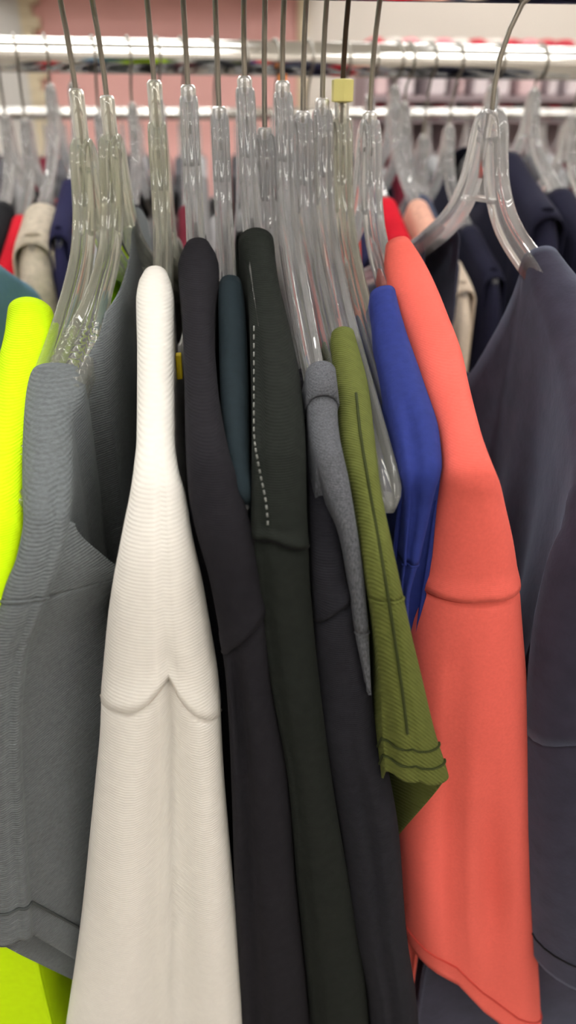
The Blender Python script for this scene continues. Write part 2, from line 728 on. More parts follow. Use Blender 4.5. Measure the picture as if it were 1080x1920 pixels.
    for (e, m, r) in hem_lines:
        q = min(n5 - 1, int(e * n5))
        pts = []
        for j in range(0, NL - 3):
            p = rows_[q][j].lerp(rows_[q + 1][j], e * n5 - q)
            c = rows_[q][NL // 2]
            pts.append(p + Vector((0.0004 if p.x > c.x else -0.0004, -0.0004, 0)))
        v, fq = tube(pts, r, 5)
        mesh_obj('hem_stitching', v, fq, m, t)
    # seam thread
    pts = [G.front(G.s_of(seamf(f) + 3), f, -0.0002) for f in [k / 24 for k in range(25)]]
    v, q = tube(pts, 0.0007, 5)
    mesh_obj('sleeve_seam', v, q, stitch or mat, t)

    # ---- collar rib round the neck opening
    if collar:
        lp = []
        nn = n1
        cols_near = cols[n1]
        ring = []
        # left edge far -> near, over the near crest, right edge near -> far, over the far crest
        for i in range(n1 + n2, n1, -1):
            p = cols[i][0][0]
            ring.append((p + Vector((-0.001, 0, 0.0005)), p + Vector((-0.001, 0, -collar_w))))
        for f in fs_:
            ring.append((G.front(max(0, s0 - 3), f, 0.002), G.front(s0 + collar_w * 900, f, 0.0012)))
        for i in range(n1 + 1, n1 + n2 + 1):
            p = cols[i][0][-1]
            ring.append((p + Vector((0.001, 0, 0.0005)), p + Vector((0.001, 0, -collar_w))))
        p = cols[n1 + n2][0]
        for f in fs_[::-1][1:-1]:
            q0 = p[fs_.index(f)]
            ring.append((q0 + Vector((0, -0.002, 0.001)), q0 + Vector((0, collar_w, -0.004))))
        vv, N = [], len(ring)
        for a, b in ring:
            vv += [a, a.lerp(b, 0.5), b]
        mesh_obj('collar', vv, grid_faces(N, 3, False) + [((N - 1) * 3 + j, (N - 1) * 3 + j + 1, j + 1, j) for j in range(2)], collar, t, solid=0.0016, off=0)
    return t


# ------------------------------------------------------------------ cloth
C_NEON = fabric('neon_yellow_jersey', srgb(205, 246, 12), 0.75, 0.02, rib=0.3, sheen=0.1)
C_GREY = fabric('grey_rib_jersey', srgb(100, 105, 107), 0.9, 0.10, 500, rib=0.5, ribscale=260, streak=(1, 1, 3))
C_WHITE = fabric('offwhite_rib_knit', srgb(232, 229, 222), 0.9, 0.012, rib=0.22, ribscale=230, sheen=0.1, weave=0.08)
C_BLACKA = fabric('soft_black_jersey', srgb(32, 31, 35), 0.95, 0.06, rib=0.2, sheen=0.1)
C_TEAL = fabric('dark_teal_jersey', srgb(31, 41, 46), 0.85, 0.05, sheen=0.1)
C_GREENBLK = fabric('greenish_black_cotton', srgb(31, 34, 31), 0.95, 0.08, rib=0.2, sheen=0.1)
C_CHAR = fabric('charcoal_jersey', srgb(35, 35, 40), 0.95, 0.07, rib=0.3, ribscale=330, sheen=0.15)
C_HEATHER = fabric('heather_grey_jersey', srgb(84, 86, 91), 0.92, 0.26, 1700, rib=0.25, sheen=0.2, streak=(1, 1, 0.35))
C_OLIVE = fabric('olive_twill', srgb(90, 96, 47), 0.8, 0.05, rib=0.45, ribscale=300, ribdir='DIAGONAL', sheen=0.15)
C_BLUE = fabric('royal_blue_jersey', srgb(40, 51, 116), 0.75, 0.05, sheen=0.2)
C_CORAL = fabric('coral_brushed_cotton', srgb(219, 98, 87), 0.95, 0.025, 700, rib=0.1, sheen=0.25, weave=0.2)
C_PLUM = fabric('plum_slate_jersey', srgb(50, 47, 60), 0.8, 0.10, 90, sheen=0.45, tint=srgb(150, 165, 190))
C_TEALBLUE = fabric('dusty_teal_jersey', srgb(80, 112, 134), 0.85, 0.04)
T_DARK = fabric('dark_thread', srgb(52, 58, 30), 0.8, 0.02)
T_OFF = fabric('offwhite_thread', srgb(214, 204, 192), 0.8, 0.02)
T_BLACK = fabric('black_thread', srgb(26, 26, 28), 0.8, 0.02)
T_DGREY = fabric('dark_grey_thread', srgb(70, 74, 74), 0.8, 0.02)
T_GREY = fabric('grey_thread', srgb(120, 122, 118), 0.8, 0.02)
T_CORAL = fabric('coral_thread', srgb(190, 66, 58), 0.8, 0.02)


def neck_x(px, py=200):
    z = 0.006
    return x_at(px, RY, z)


def near(px, **k):
    return neck_x(px)


# ------------------------------------------------------------------ garments on the near rail
X1, X2, X3, X4, X5, X6 = (neck_x(p) for p in (147, 203, 293, 355, 411, 460))
X7, X8, X9, X10, X11, X12, X13 = (neck_x(p) for p in (496, 530, 568, 604, 641, 694, 922))
ROT1, ROT2, ROT13 = 0.22, 0.17, -0.28

g = Garment(X1, [(540, 16, 92), (560, 12, 98), (600, 6, 106), (650, -6, 96), (700, -14, 84), (760, -24, 66), (900, -36, 46), (1000, -52, 44), (1100, -72, 26),
                 (1250, -105, -5), (1450, -140, -25), (1700, -160, -40), (2100, -180, -60)], rot=ROT1, D=0.06, dz=-0.014,
            folds=[(0.62, 0.12, 0.006, 1300, 1800)])
make_shirt('t_shirt', 'fluorescent yellow-green t-shirt at the left edge of the rail', 't-shirt', C_NEON, g, 556, [(0, 1150), (1, 1150)], [(0, 1500), (1, 1500)],
           sag=0.06, tilt=0.1, curtain=0.001, stitch=C_NEON, hem_z=-0.75, flare=(-0.13, -0.012), rot_far=0.05, tw=0.006, seam_lip=0.0005)

g = Garment(X2, [(676, 60, 150), (690, 52, 160), (720, 46, 158), (780, 42, 136), (870, 40, 136), (960, 42, 130), (1040, 30, 118), (1100, 8, 100), (1180, -14, 72),
                 (1250, -34, 50), (1400, -44, 40), (1550, -40, 46), (1700, -30, 56), (1800, -28, 62), (2000, -20, 70)], rot=ROT2, D=0.062, skew=0.85, bmax=0.006,
            dz=-0.012, folds=[(0.75, 0.1, 0.002, 800, 1000)])
make_shirt('t_shirt', 'mid grey ribbed t-shirt with a scooped neck, between the neon and the white shirts', 't-shirt', C_GREY, g, 678, [(0, 1130), (1, 1130)],
           [(0, 1768), (0.5, 1770), (1, 1774)], neck=[(.14, -.090), (.11, -.084), (.08, -.080), (0, -.062), (-.03, -.045), (-.07, -.050), (-.14, -.085)],
           neck_l=[(.14, -.09), (.08, -.13), (0, -.15), (-.08, -.13), (-.14, -.09)], tilt=3.2, curtain=0.001, seam_lip=0.0, cap_d=0.037, sl_d0=0.6, tw=0.006, conv_near=1.0, hu=0.135, rot_far=0.04, conv=0.0, flare=(0.0, -0.02),
           xr_neck=[(.13, -.067), (.10, -.054), (.05, -.046), (0, -.044), (-.07, -.043), (-.12, -.040)],
           hem_lines=[(0.87, T_DGREY, 0.0007)])

g = Garment(X3, [(496, 270, 312), (510, 259, 320), (540, 254, 326), (640, 256, 326), (800, 255, 327), (850, 250, 333), (900, 243, 345), (1000, 225, 360),
                 (1100, 210, 376), (1200, 198, 392), (1335, 187, 412), (1400, 185, 415), (1500, 176, 420), (1600, 166, 428), (1700, 156, 437),
                 (1800, 144, 446), (1920, 126, 455), (2080, 100, 470)], D=0.10,
            folds=[(0.60, 0.05, 0.0016, 780, 900), (0.60, 0.15, 0.014, 1180, 1500), (0.57, 0.03, 0.0035, 1150, 1290), (0.25, 0.10, -0.002, 1400, 1600)])
make_shirt('sweater', 'off-white fine rib sweater with dropped sleeve seams', 'sweater', C_WHITE, g, 498,
           [(0, 1336), (0.2, 1334), (0.42, 1316), (0.52, 1296), (0.60, 1288), (0.66, 1318), (0.75, 1345), (0.88, 1366), (1, 1382)],
           [(0, 2060), (1, 2060)], tilt=0.2, collar=None, seam_lip=0.0022, stitch=T_OFF, curtain=0.001, tw=0.008)

g = Garment(X4, [(440, 352, 388), (450, 342, 400), (470, 333, 410), (500, 334, 411), (530, 338, 404), (600, 342, 402), (700, 345, 408), (800, 347, 424), (900, 352, 450),
                 (1000, 368, 474), (1100, 392, 491), (1165, 404, 500), (1212, 412, 502), (1300, 424, 508), (1500, 434, 541), (1700, 440, 556), (1920, 450, 577), (2080, 456, 590)],
            D=0.09, dz=0.006, ridge=0.55, folds=[(0.25, 0.12, 0.006, 1180, 1320)])
make_shirt('t_shirt', 'soft black t-shirt beside the off-white sweater', 't-shirt', C_BLACKA, g, 442, [(0, 1240), (0.35, 1212), (0.6, 1192), (1, 1163)],
           [(0, 2060), (1, 2060)], collar=None, stitch=T_BLACK, seam_lip=0.0022, curtain=0.0008, tw=0.006)

g = Garment(X5, [(512, 412, 452), (540, 409, 458), (700, 412, 466), (850, 426, 468), (950, 452, 472), (1050, 470, 478), (1300, 500, 512), (1600, 530, 542)],
            D=0.05, du=-0.035)
make_shirt('t_shirt', 'dark teal t-shirt squeezed between two black ones', 't-shirt', C_TEAL, g, 515, [(0, 1010), (1, 1010)], [(0, 1300), (1, 1300)],
           tilt=0.1, stitch=C_TEAL, curtain=0.0006, tw=0.005)

g = Garment(X6, [(372, 458, 492), (382, 450, 502), (400, 446, 508), (440, 447, 515), (470, 458, 517), (500, 464, 521), (600, 468, 546), (700, 471, 566), (800, 472, 574), (900, 472, 576),
                 (980, 471, 578), (1030, 474, 580), (1100, 480, 582), (1200, 492, 590), (1300, 507, 600), (1500, 542, 625), (1700, 558, 656), (1920, 579, 689), (2080, 592, 700)],
            D=0.09, dz=0.010, folds=[(0.16, 0.05, 0.002, 580, 640)])
sh6 = make_shirt('t_shirt', 'greenish black t-shirt with a loose stitched line on its shoulder', 't-shirt', C_GREENBLK, g, 374, [(0, 1012), (0.3, 1010), (0.6, 1024), (1, 1034)],
                 [(0, 2060), (1, 2060)], stitch=T_BLACK, seam_lip=0.0022, curtain=0.0008, tw=0.006)
vs, fs = [], []
k = 600
while k < 985:
    fpos = lambda y: (lerp(476, 500, sm(y, 780, 985)) - g.xl(y)) / (g.xr(y) - g.xl(y))
    p = [g.front(g.s_of(y), fpos(y), 0.0004) for y in (k, k + 4, k + 8)]
    v, q = tube(p, 0.0004, 5)
    vs, fs = join((vs, fs), (v, q))
    k += 15
mesh_obj('stitching', vs, fs, T_GREY, sh6)['label'] = 'row of pale loose stitches'

g = Garment(X7, [(690, 556, 574), (740, 560, 578), (800, 566, 590), (900, 578, 604), (1000, 582, 636), (1100, 586, 652), (1150, 590, 664), (1250, 594, 680), (1300, 597, 696), (1400, 606, 706),
                 (1500, 622, 733), (1600, 640, 749), (1800, 668, 764), (1920, 692, 781), (2080, 705, 795)], D=0.085, dz=-0.012, ridge=0.6, folds=[(0.45, 0.08, 0.003, 1350, 1500)])
make_shirt('t_shirt', 'charcoal t-shirt right of the greenish black one', 't-shirt', C_CHAR, g, 692, [(0, 1174), (0.45, 1150), (1, 1128)],
           [(0, 2060), (1, 2060)], stitch=T_BLACK, seam_lip=0.002, curtain=0.0008, tw=0.005)

g = Garment(X8, [(694, 577, 626), (710, 575, 631), (780, 579, 635), (900, 606, 656), (1000, 640, 671), (1100, 656, 684), (1200, 668, 692), (1300, 688, 696), (1400, 694, 700),
                 (1600, 720, 730)], D=0.06, dz=0.008)
make_shirt('t_shirt', 'heathered grey t-shirt with a wide neck, beside the olive one', 't-shirt', C_HEATHER, g, 698, [(0, 1190), (1, 1190)],
           [(0, 1290), (1, 1310)], stitch=C_HEATHER, seam_lip=0.0006, curtain=0.0008, tw=0.005, collar=C_HEATHER)

g = Garment(X9, [(608, 622, 664), (620, 620, 668), (700, 629, 690), (800, 638, 703), (900, 658, 714), (1000, 676, 733), (1100, 690, 752), (1200, 704, 772), (1300, 714, 795),
                 (1400, 720, 818), (1480, 725, 842), (1560, 728, 860)], D=0.055, du=0.010, bmax=0.006,
            folds=[(0.08, 0.10, 0.004, 1250, 1400), (0.5, 0.03, 0.001, 800, 1000)])
so = make_shirt('shirt', 'olive green short-sleeved shirt with a double-stitched sleeve hem', 'shirt', C_OLIVE, g, 612, [(0, 1130), (1, 1130)],
                [(0, 1474), (0.4, 1476), (0.8, 1486), (1, 1486)], tilt=2.1, seam_lip=0.0, stitch=C_OLIVE, curtain=0.0008, tw=0.005,
                hem_lines=[(0.79, T_DARK, 0.0005), (0.895, T_DARK, 0.0005)])
v, q = tube([g.front(g.s_of(y), lerp(0.52, 0.42, sm(y, 800, 1390)), 0.0003) for y in range(740, 1400, 20)], 0.0006, 5)
mesh_obj('lengthwise_seam', v, q, T_DARK, so)

g = Garment(X11, [(532, 694, 742), (560, 699, 748), (600, 702, 760), (700, 722, 796), (800, 744, 826), (860, 754, 830), (950, 760, 812), (1050, 756, 788), (1128, 750, 768),
                  (1250, 748, 764), (1400, 750, 766), (1600, 758, 774)], D=0.05, du=-0.020, dz=0.004, ridge=0.65, folds=[(0.3, 0.12, 0.003, 700, 850)])
make_shirt('t_shirt', 'royal blue t-shirt tucked behind the coral one', 't-shirt', C_BLUE, g, 535, [(0, 1060), (1, 1060)], [(0, 1420), (1, 1420)],
           stitch=C_BLUE, tilt=0.1, curtain=0.001, tw=0.006, seam_lip=0.0005)

g = Garment(X12, [(430, 730, 758), (440, 724, 768), (480, 727, 798), (530, 740, 824), (580, 758, 844), (650, 782, 870), (700, 798, 880), (800, 830, 904), (860, 835, 924),
                  (950, 825, 945), (1050, 806, 966), (1128, 788, 976), (1200, 774, 982), (1300, 766, 990), (1400, 758, 996), (1600, 754, 1003), (1750, 758, 1007),
                  (1850, 768, 1011), (1920, 772, 1015), (2080, 780, 1022)], D=0.10, ridge=0.62, bmax=0.020, du=-0.020, dz=0.005, taper=0.75,
            folds=[(0.61, 0.09, 0.011, 1350, 1750), (0.33, 0.08, 0.005, 1380, 1560), (0.12, 0.1, -0.003, 1500, 1700), (0.35, 0.06, 0.003, 1180, 1300)])
make_shirt('t_shirt', 'coral red t-shirt with a dropped sleeve seam', 't-shirt', C_CORAL, g, 432, [(0, 1130), (0.3, 1133), (0.6, 1128), (1, 1128)],
           [(0, 1822), (0.1, 1840), (0.3, 1868), (0.6, 1945), (1, 2030)], stitch=T_CORAL, tilt=0.3, curtain=0.0015,
           seam_lip=0.0022, tw=0.008, hem_lines=[(0.93, T_CORAL, 0.0005)], conv=0.3)

g = Garment(X13, [(458, 985, 1046), (480, 990, 1064), (520, 1005, 1100), (600, 1040, 1180), (700, 1065, 1250), (800, 1080, 1310), (950, 1075, 1370), (1100, 1040, 1380), (1250, 1010, 1380),
                  (1400, 1000, 1370), (1600, 998, 1370), (1800, 1006, 1370), (1880, 1010, 1370), (2000, 1010, 1370)], D=0.10, bmax=0.03, ridge=0.5, rot=ROT13)
make_shirt('t_shirt', 'plum and slate t-shirt at the right edge of the rail', 't-shirt', C_PLUM, g, 460, [(0, 1430), (0.2, 1390), (1, 1390)],
           [(0, 1868), (0.3, 1880), (1, 1890)], neck=[(.055, -.058), (.05, -.064), (.03, -.104), (0, -.15), (-.05, -.15), (-.06, -.1)],
           neck_l=[(.056, -.058), (.05, -.066), (.03, -.106), (0, -.15), (-.04, -.15), (-.06, -.1)], tilt=0.15,
           sheetfold=[(0.165, 0.014, -0.020, 0.05, 0.25), (0.13, 0.012, 0.012, 0.06, 0.25), (0.095, 0.014, -0.015, 0.08, 0.25), (0.06, 0.014, 0.010, 0.1, 0.25)],
           tw=0.012, curtain=0.003, rot_far=-0.12, conv=0.0, hem_z=-0.78, flare=(-0.03, 0.09), hem_lines=[(0.87, T_BLACK, 0.0005)])

XT = -0.158
g = Garment(XT, [(440, -180, -120), (900, -260, -160), (1900, -300, -150), (2080, -300, -150)], D=0.06)
make_shirt('t_shirt', 'dusty teal blue t-shirt showing its far shoulder at the left edge', 't-shirt', C_TEALBLUE, g, 445, [(0, 1100), (1, 1100)], [(0, 1350), (1, 1350)],
           tw=0.014, sag=0.03, hem_z=-0.34, stitch=C_TEALBLUE)

# ------------------------------------------------------------------ hangers on the near rail
def hr(X):
    return HROT.get(round(X, 5), 0.0)


make_hanger('yellowed clear hanger carrying the neon shirt', X1, -0.014, hr(X1), True, neck=0.030, w1=0.009)
make_hanger('yellowed clear hanger with a ridged wide end carrying the grey scooped shirt', X2, -0.012, hr(X2), True, neck=0.025, w1=0.020, ridges=True)
make_hanger('yellowed clear hanger carrying the off-white sweater', X3, -0.006, hr(X3), True, neck=0.026)
make_hanger('clear hanger carrying the soft black shirt beside the sweater', X4, 0.006, hr(X4), neck=0.012)
make_hanger('clear hanger carrying the dark teal shirt', X5, -0.002, hr(X5), neck=0.010)
make_hanger('clear hanger carrying the greenish black shirt', X6, 0.010, hr(X6), neck=0.012)
make_hanger('clear hanger carrying the charcoal shirt', X7, -0.012, hr(X7), neck=0.010)
make_hanger('clear hanger with a broad end carrying the heathered grey shirt', X8, 0.008, hr(X8), neck=0.012)
make_hanger('clear hanger carrying the olive shirt', X9, -0.004, hr(X9), neck=0.010)
make_hanger('empty-ended clear hanger whose bare tip shows right of the olive shirt', X10, 0.000, 0, neck=0.012, w1=0.0115)
make_hanger('yellowed hanger with a yellow size marker, carrying the blue shirt', X11, -0.004, hr(X11) + 0.022, True, neck=0.020, wire=M_DARKWIRE, marker=True, span=0.93)
make_hanger('clear hanger carrying the coral shirt', X12, -0.005, hr(X12) - 0.005, neck=0.011, span=0.93)
make_hanger('clear hanger carrying the plum shirt at the right', X13, 0.0, ROT13, neck=0.006, twist=0.9)
make_hanger('clear hanger carrying the dusty teal shirt, out at the left', XT, 0.0, hr(XT))

# small yellow tag down between the sweater and the black shirt
xt = x_at(334, 0.36, -0.10)
yt = None
for zz in [k * -0.002 for k in range(20, 90)]:
    if proj(xt, 0.35, zz)[1] > 683:
        yt = zz
        break
xt = x_at(333, 0.35, yt)
v, f = box(xt - 0.0006, xt + 0.0022, 0.347, 0.353, yt - 0.006, yt + 0.006)
tg = bevelled(mesh_obj('size_tag', v, f, plain('yellow_tag', srgb(232, 206, 30), 0.5), None, False, at=(xt, 0.35, yt)), 0.0006)
tag(tg, 'tiny yellow tag in the gap between off-white sweater and black shirt', 'tag')


# ------------------------------------------------------------------ racks
def bz(x):
    return lerp(BZL, BZR, (x + 1.0) / 2.2)


def rack(label, Y, z, r, xa, xb, mat, base_z=-EYE, zb=None):
    zb = z if zb is None else zb
    t = thing('clothes_rack', label, 'clothes rack', ((xa + xb) / 2, Y, base_z))
    v, f = tube([(xa - 0.03, Y, z), (xa, Y, z), (xb, Y, zb), (xb + 0.03, Y, zb)], r, 28)
    mesh_obj('rail', v, f, mat, t)
    for x in (xa, xb):
        v, f = tube([(x, Y, base_z + 0.05), (x, Y, z)], r * 0.9, 16)
        mesh_obj('upright', v, f, mat, t)
        v, f = tube([(x, Y - 0.26, base_z + 0.04), (x, Y + 0.26, base_z + 0.04)], r * 0.9, 12)
        mesh_obj('foot', v, f, mat, t)
        for yy in (Y - 0.25, Y + 0.25):
            v, f = tube([(x - 0.012, yy, base_z + 0.022), (x + 0.012, yy, base_z + 0.022)], 0.022, 14)
            mesh_obj('caster', v, f, plain('rubber', (0.03, 0.03, 0.03, 1), 0.6), t)
    return t


BY, BZ = 0.93, 0.0625
BZL, BZR = BZ + 0.0075, BZ - 0.009
TY, TZ = 2.50, 0.025
rack('chrome rail of the near rack just above the hooks', RY, RZ, RR, -0.85, 1.0, M_CHROME)
rack('thick chrome rail of the second rack behind the near hangers', BY, BZL, 0.0165, -1.0, 1.2, M_CHROME, zb=BZR)
rack('thin far chrome rail below the thick one, in front of the pink wall', TY, TZ, 0.016, -1.7, 2.4, M_CHROME)

# ------------------------------------------------------------------ second rack: hangers and shirts
def simple_shirt(name, label, cat, mat, X, Y, dz, hw, u0, sag, hem=-0.62, group=None, flare=0.0, short=0.0):
    """a whole shirt body over a hanger with hanging sleeves, for the racks behind"""
    t = thing(name, label, cat, (X, Y, hem), group)
    fz = pchip([(u, z + 0.004) for u, z in HP])
    NC, NV = 10, 10
    fs_ = [fr(k, NC) for k in range(NC + 1)]
    us = [lerp(0.205, -0.205, k / 48) for k in range(49)]
    vs, fs, flags = [], [], []
    W = 2 * NV + NC + 1
    for u in us:
        a = abs(u)
        crest = a >= u0
        flags.append(crest)
        w = hw * (1 + flare * sm(a, 0.1, 0.2))
        top = []
        for f in fs_:
            gg = 2 * f - 1
            if crest:
                z = fz(a) + dz - hw * 0.9 * (1 - math.sqrt(max(0, 1 - gg * gg)))
            else:
                z = fz(u0) + dz - hw * .9 - sag * math.sqrt(max(0, 1 - (u / u0) ** 2))
            top.append(Vector((X + w * gg, Y - u, z)))
        row = []
        for v in range(NV, 0, -1):
            z = lerp(top[0].z, hem, (v / NV) ** 1.3)
            row.append(Vector((top[0].x + 0.002 * math.sin(u * 90 + X * 50) * v / NV, top[0].y, z)))
        row += top
        for v in range(1, NV + 1):
            z = lerp(top[-1].z, hem, (v / NV) ** 1.3)
            row.append(Vector((top[-1].x + 0.002 * math.sin(u * 90 + X * 50) * v / NV, top[-1].y, z)))
        vs += row
    for i in range(len(us) - 1):
        for j in range(W - 1):
            if not (flags[i] and flags[i + 1]) and NV <= j < NV + NC:
                continue
            fs.append((i * W + j, i * W + j + 1, (i + 1) * W + j + 1, (i + 1) * W + j))
    mesh_obj('body', vs, fs, mat, t, solid=0.0012)
    # near sleeve
    vs = []
    z0 = fz(0.2) + dz
    w = hw * (1 + flare) * 1.08
    for i in range(17):
        e = i / 16
        yy = Y - 0.198 - 0.022 * sm(e, 0, 0.2)
        z = z0 + 0.006 - 0.23 * e if e > 0 else z0 + 0.004
        for k in range(16):
            a = 2 * PI * k / 16
            ww = w * (1 + 0.25 * e) * (0.72 if i == 0 else 1)
            vs.append(Vector((X + ww * math.cos(a), yy + (0.045 * (1 - math.sin(a)) if i else 0.02 * (1 - math.sin(a))), z - 0.012 * (1 - math.sin(a)))))
    mesh_obj('sleeve', vs, grid_faces(17, 16, True) + ([tuple(range(16))]), mat, t, solid=0.0012)
    return t


def bx(px, py=None, y=BY, z=0.0):
    return x_at(px, y, z)


B_RED = fabric('red_jersey', srgb(190, 24, 42), 0.85, 0.04)
B_BEIGE = fabric('oatmeal_knit', srgb(186, 176, 160), 0.95, 0.12, 160, rib=0.6, ribscale=120)
B_NAVY = fabric('navy_jersey', srgb(36, 36, 66), 0.85, 0.04)
B_DNAVY = fabric('dark_navy_twill', srgb(30, 30, 46), 0.85, 0.04)
B_SLATE = fabric('slate_navy_jersey', srgb(62, 68, 86), 0.85, 0.06)
B_SALMON = fabric('salmon_knit', srgb(214, 164, 146), 0.9, 0.08)
B_CREAM = fabric('cream_knit', srgb(206, 190, 172), 0.9, 0.06)
B_LGREY = fabric('pale_grey_jersey', srgb(150, 150, 152), 0.9, 0.1)
B_DGREY = fabric('dark_grey_jersey', srgb(84, 84, 88), 0.9, 0.1)
B_BLACK = fabric('black_jersey', srgb(28, 28, 31), 0.9, 0.05)
B_MAROON = fabric('maroon_jersey', srgb(96, 30, 44), 0.9, 0.05)

EY = BY - 0.205      # where the near shoulders of the second rack are
EZ = -0.12
back = [
    # (column of the near shoulder, material, half width, u0, sag, dz, name, label, category)
    (-42, B_BLACK, 0.011, 0.075, 0.05, 0, 't_shirt', 'black t-shirt on the second rack at the far left', 't-shirt'),
    (2, B_RED, 0.010, 0.09, 0.05, -0.004, 't_shirt', 'red t-shirt on the second rack, left of the oatmeal sweater', 't-shirt'),
    (56, B_BEIGE, 0.019, 0.13, 0.05, 0.028, 'sweater', 'oatmeal textured sweater on the second rack at the left', 'sweater'),
    (106, B_NAVY, 0.009, 0.10, 0.05, 0.034, 't_shirt', 'navy t-shirt on the second rack, right of the oatmeal sweater', 't-shirt'),
    (165, B_LGREY, 0.010, 0.12, 0.05, 0.0, 't_shirt', 'pale grey t-shirt on the second rack, seen through the yellowed hangers', 't-shirt'),
    (238, B_BLACK, 0.010, 0.10, 0.05, 0.010, 't_shirt', 'black t-shirt on the second rack, left of the off-white sweater', 't-shirt'),
    (300, B_DGREY, 0.011, 0.10, 0.05, 0.010, 't_shirt', 'dark grey t-shirt on the second rack behind the off-white sweater', 't-shirt'),
    (352, B_MAROON, 0.010, 0.10, 0.05, 0.008, 't_shirt', 'maroon t-shirt on the second rack behind the soft black shirt', 't-shirt'),
    (420, B_LGREY, 0.011, 0.11, 0.05, 0.004, 't_shirt', 'pale grey t-shirt on the second rack behind the dark teal shirt', 't-shirt'),
    (485, B_BLACK, 0.011, 0.11, 0.05, 0.0, 't_shirt', 'black t-shirt on the second rack behind the greenish black shirt', 't-shirt'),
    (552, B_LGREY, 0.012, 0.11, 0.05, 0.0, 't_shirt', 'pale grey t-shirt on the second rack behind the clear hanger cluster', 't-shirt'),
    (622, B_SLATE, 0.012, 0.11, 0.05, 0.0, 't_shirt', 'slate t-shirt on the second rack behind the olive shirt', 't-shirt'),
    (700, B_NAVY, 0.010, 0.10, 0.05, 0.01, 't_shirt', 'navy t-shirt on the second rack, left of the red one', 't-shirt'),
    (760, B_RED, 0.013, 0.11, 0.05, 0.018, 't_shirt', 'red t-shirt on the second rack above the coral shoulder', 't-shirt'),
    (815, B_SALMON, 0.012, 0.13, 0.05, 0.028, 'sweater', 'salmon pink sweater on the second rack above the coral shoulder', 'sweater'),
    (836, B_SLATE, 0.016, 0.09, 0.05, 0.012, 't_shirt', 'slate navy t-shirt on the second rack between coral and plum', 't-shirt'),
    (874, B_CREAM, 0.012, 0.15, 0.05, -0.022, 't_shirt', 'beige t-shirt low on the second rack between coral and plum', 't-shirt'),
    (932, B_DNAVY, 0.012, 0.11, 0.05, -0.010, 't_shirt', 'dark navy t-shirt on the second rack under the plum hanger', 't-shirt'),
    (1035, B_DNAVY, 0.017, 0.075, 0.05, 0.045, 'polo_shirt', 'dark navy polo on the second rack, right of the plum hanger', 'shirt'),
    (1120, B_DNAVY, 0.019, 0.11, 0.05, 0.026, 'polo_shirt', 'dark navy polo on the second rack at the right edge', 'shirt'),
    (1200, B_SLATE, 0.014, 0.10, 0.05, 0.0, 't_shirt', 'slate t-shirt on the second rack past the right edge', 't-shirt'),
]
for (px, m, hw, u0, sg, dz, nm, lab, cat) in back:
    x = x_at(px, EY, EZ + dz)
    simple_shirt(nm, lab, cat, m, x, BY, dz, hw, u0, sg)
    hl = 'clear hanger of the ' + lab.replace(' on the second rack', ' on the second rack', 1)
    hl = 'clear hanger under the ' + lab
    make_hanger(hl, x, min(dz, 0.03), 0.0, Y=BY, group='hangers on the second rack', rail=bz(x), twist=0.25, neck=0.010)

# ------------------------------------------------------------------ far rack: hangers and shirts, a few pixels each
fcols = [B_LGREY, B_RED, B_DGREY, B_CREAM, B_SLATE, B_MAROON, B_LGREY, B_SALMON]
fproto = None
hproto = None
k = 0
for i in range(34):
    px = -60 + i * 36
    x = x_at(px, TY, 0)
    make_hanger('clear hanger on the far rail below the thick chrome one', x, -0.01, 0.0, Y=TY, group='hangers on the far rail', rail=TZ, twist=0.2, neck=0.010)
farnames = {B_LGREY: 'pale grey', B_RED: 'red', B_DGREY: 'dark grey', B_CREAM: 'cream', B_SLATE: 'slate', B_MAROON: 'maroon', B_SALMON: 'salmon'}
prot = {}
for i in range(34):
    px = -60 + i * 36
    x = x_at(px, TY, 0)
    m = fcols[(i * 5 + i // 3) % len(fcols)]
    lab = farnames[m] + ' shirt hanging on the far rail'
    if m not in prot:
        prot[m] = simple_shirt('shirt', lab, 'shirt', m, x, TY, -0.01, 0.02, 0.08, 0.04, group=farnames[m] + ' shirts on the far rail')
    else:
        copy_tree(prot[m], (x, TY, -0.62), lab, farnames[m] + ' shirts on the far rail')

# orange price tag on the second rail
xo = x_at(530, BY - 0.03, 0.03)
v, f = box(xo - 0.0045, xo + 0.0045, BY - 0.031, BY - 0.029, 0.02, 0.046)
tag(bevelled(mesh_obj('price_tag', v, f, plain('orange_card', srgb(240, 140, 50), 0.6), None, False, at=(xo, BY - 0.03, 0.046)), 0.0006),
    'small orange tag hanging below the thick chrome rail', 'tag')

# ------------------------------------------------------------------ shop
WY = 5.6
M_WALLW = plain('cream_white_paint', srgb(222, 214, 204), 0.8, 0, 0.03, 3)
M_WALLG = plain('pale_grey_paint', srgb(205, 202, 197), 0.8, 0, 0.03, 3)
M_PINK = plain('pink_paint', srgb(232, 178, 172), 0.8, 0, 0.03, 2)
M_CEIL = plain('ceiling_tile', srgb(225, 222, 214), 0.9, 0, 0.05, 30)
M_FLOOR = plain('vinyl_floor', srgb(150, 142, 132), 0.5, 0, 0.10, 5)
M_CREAMTRIM = plain('cream_block', srgb(214, 200, 170), 0.8, 0, 0.1, 20)
X0, XB, Y0, ZF, ZC = -4.0, 5.0, -3.2, -EYE, 1.65
xp0, xp1 = x_at(62, WY, 0.5), x_at(566, WY, 0.5)


def struct(name, v, f, m):
    return structure(mesh_obj(name, v, f, m, None, False))


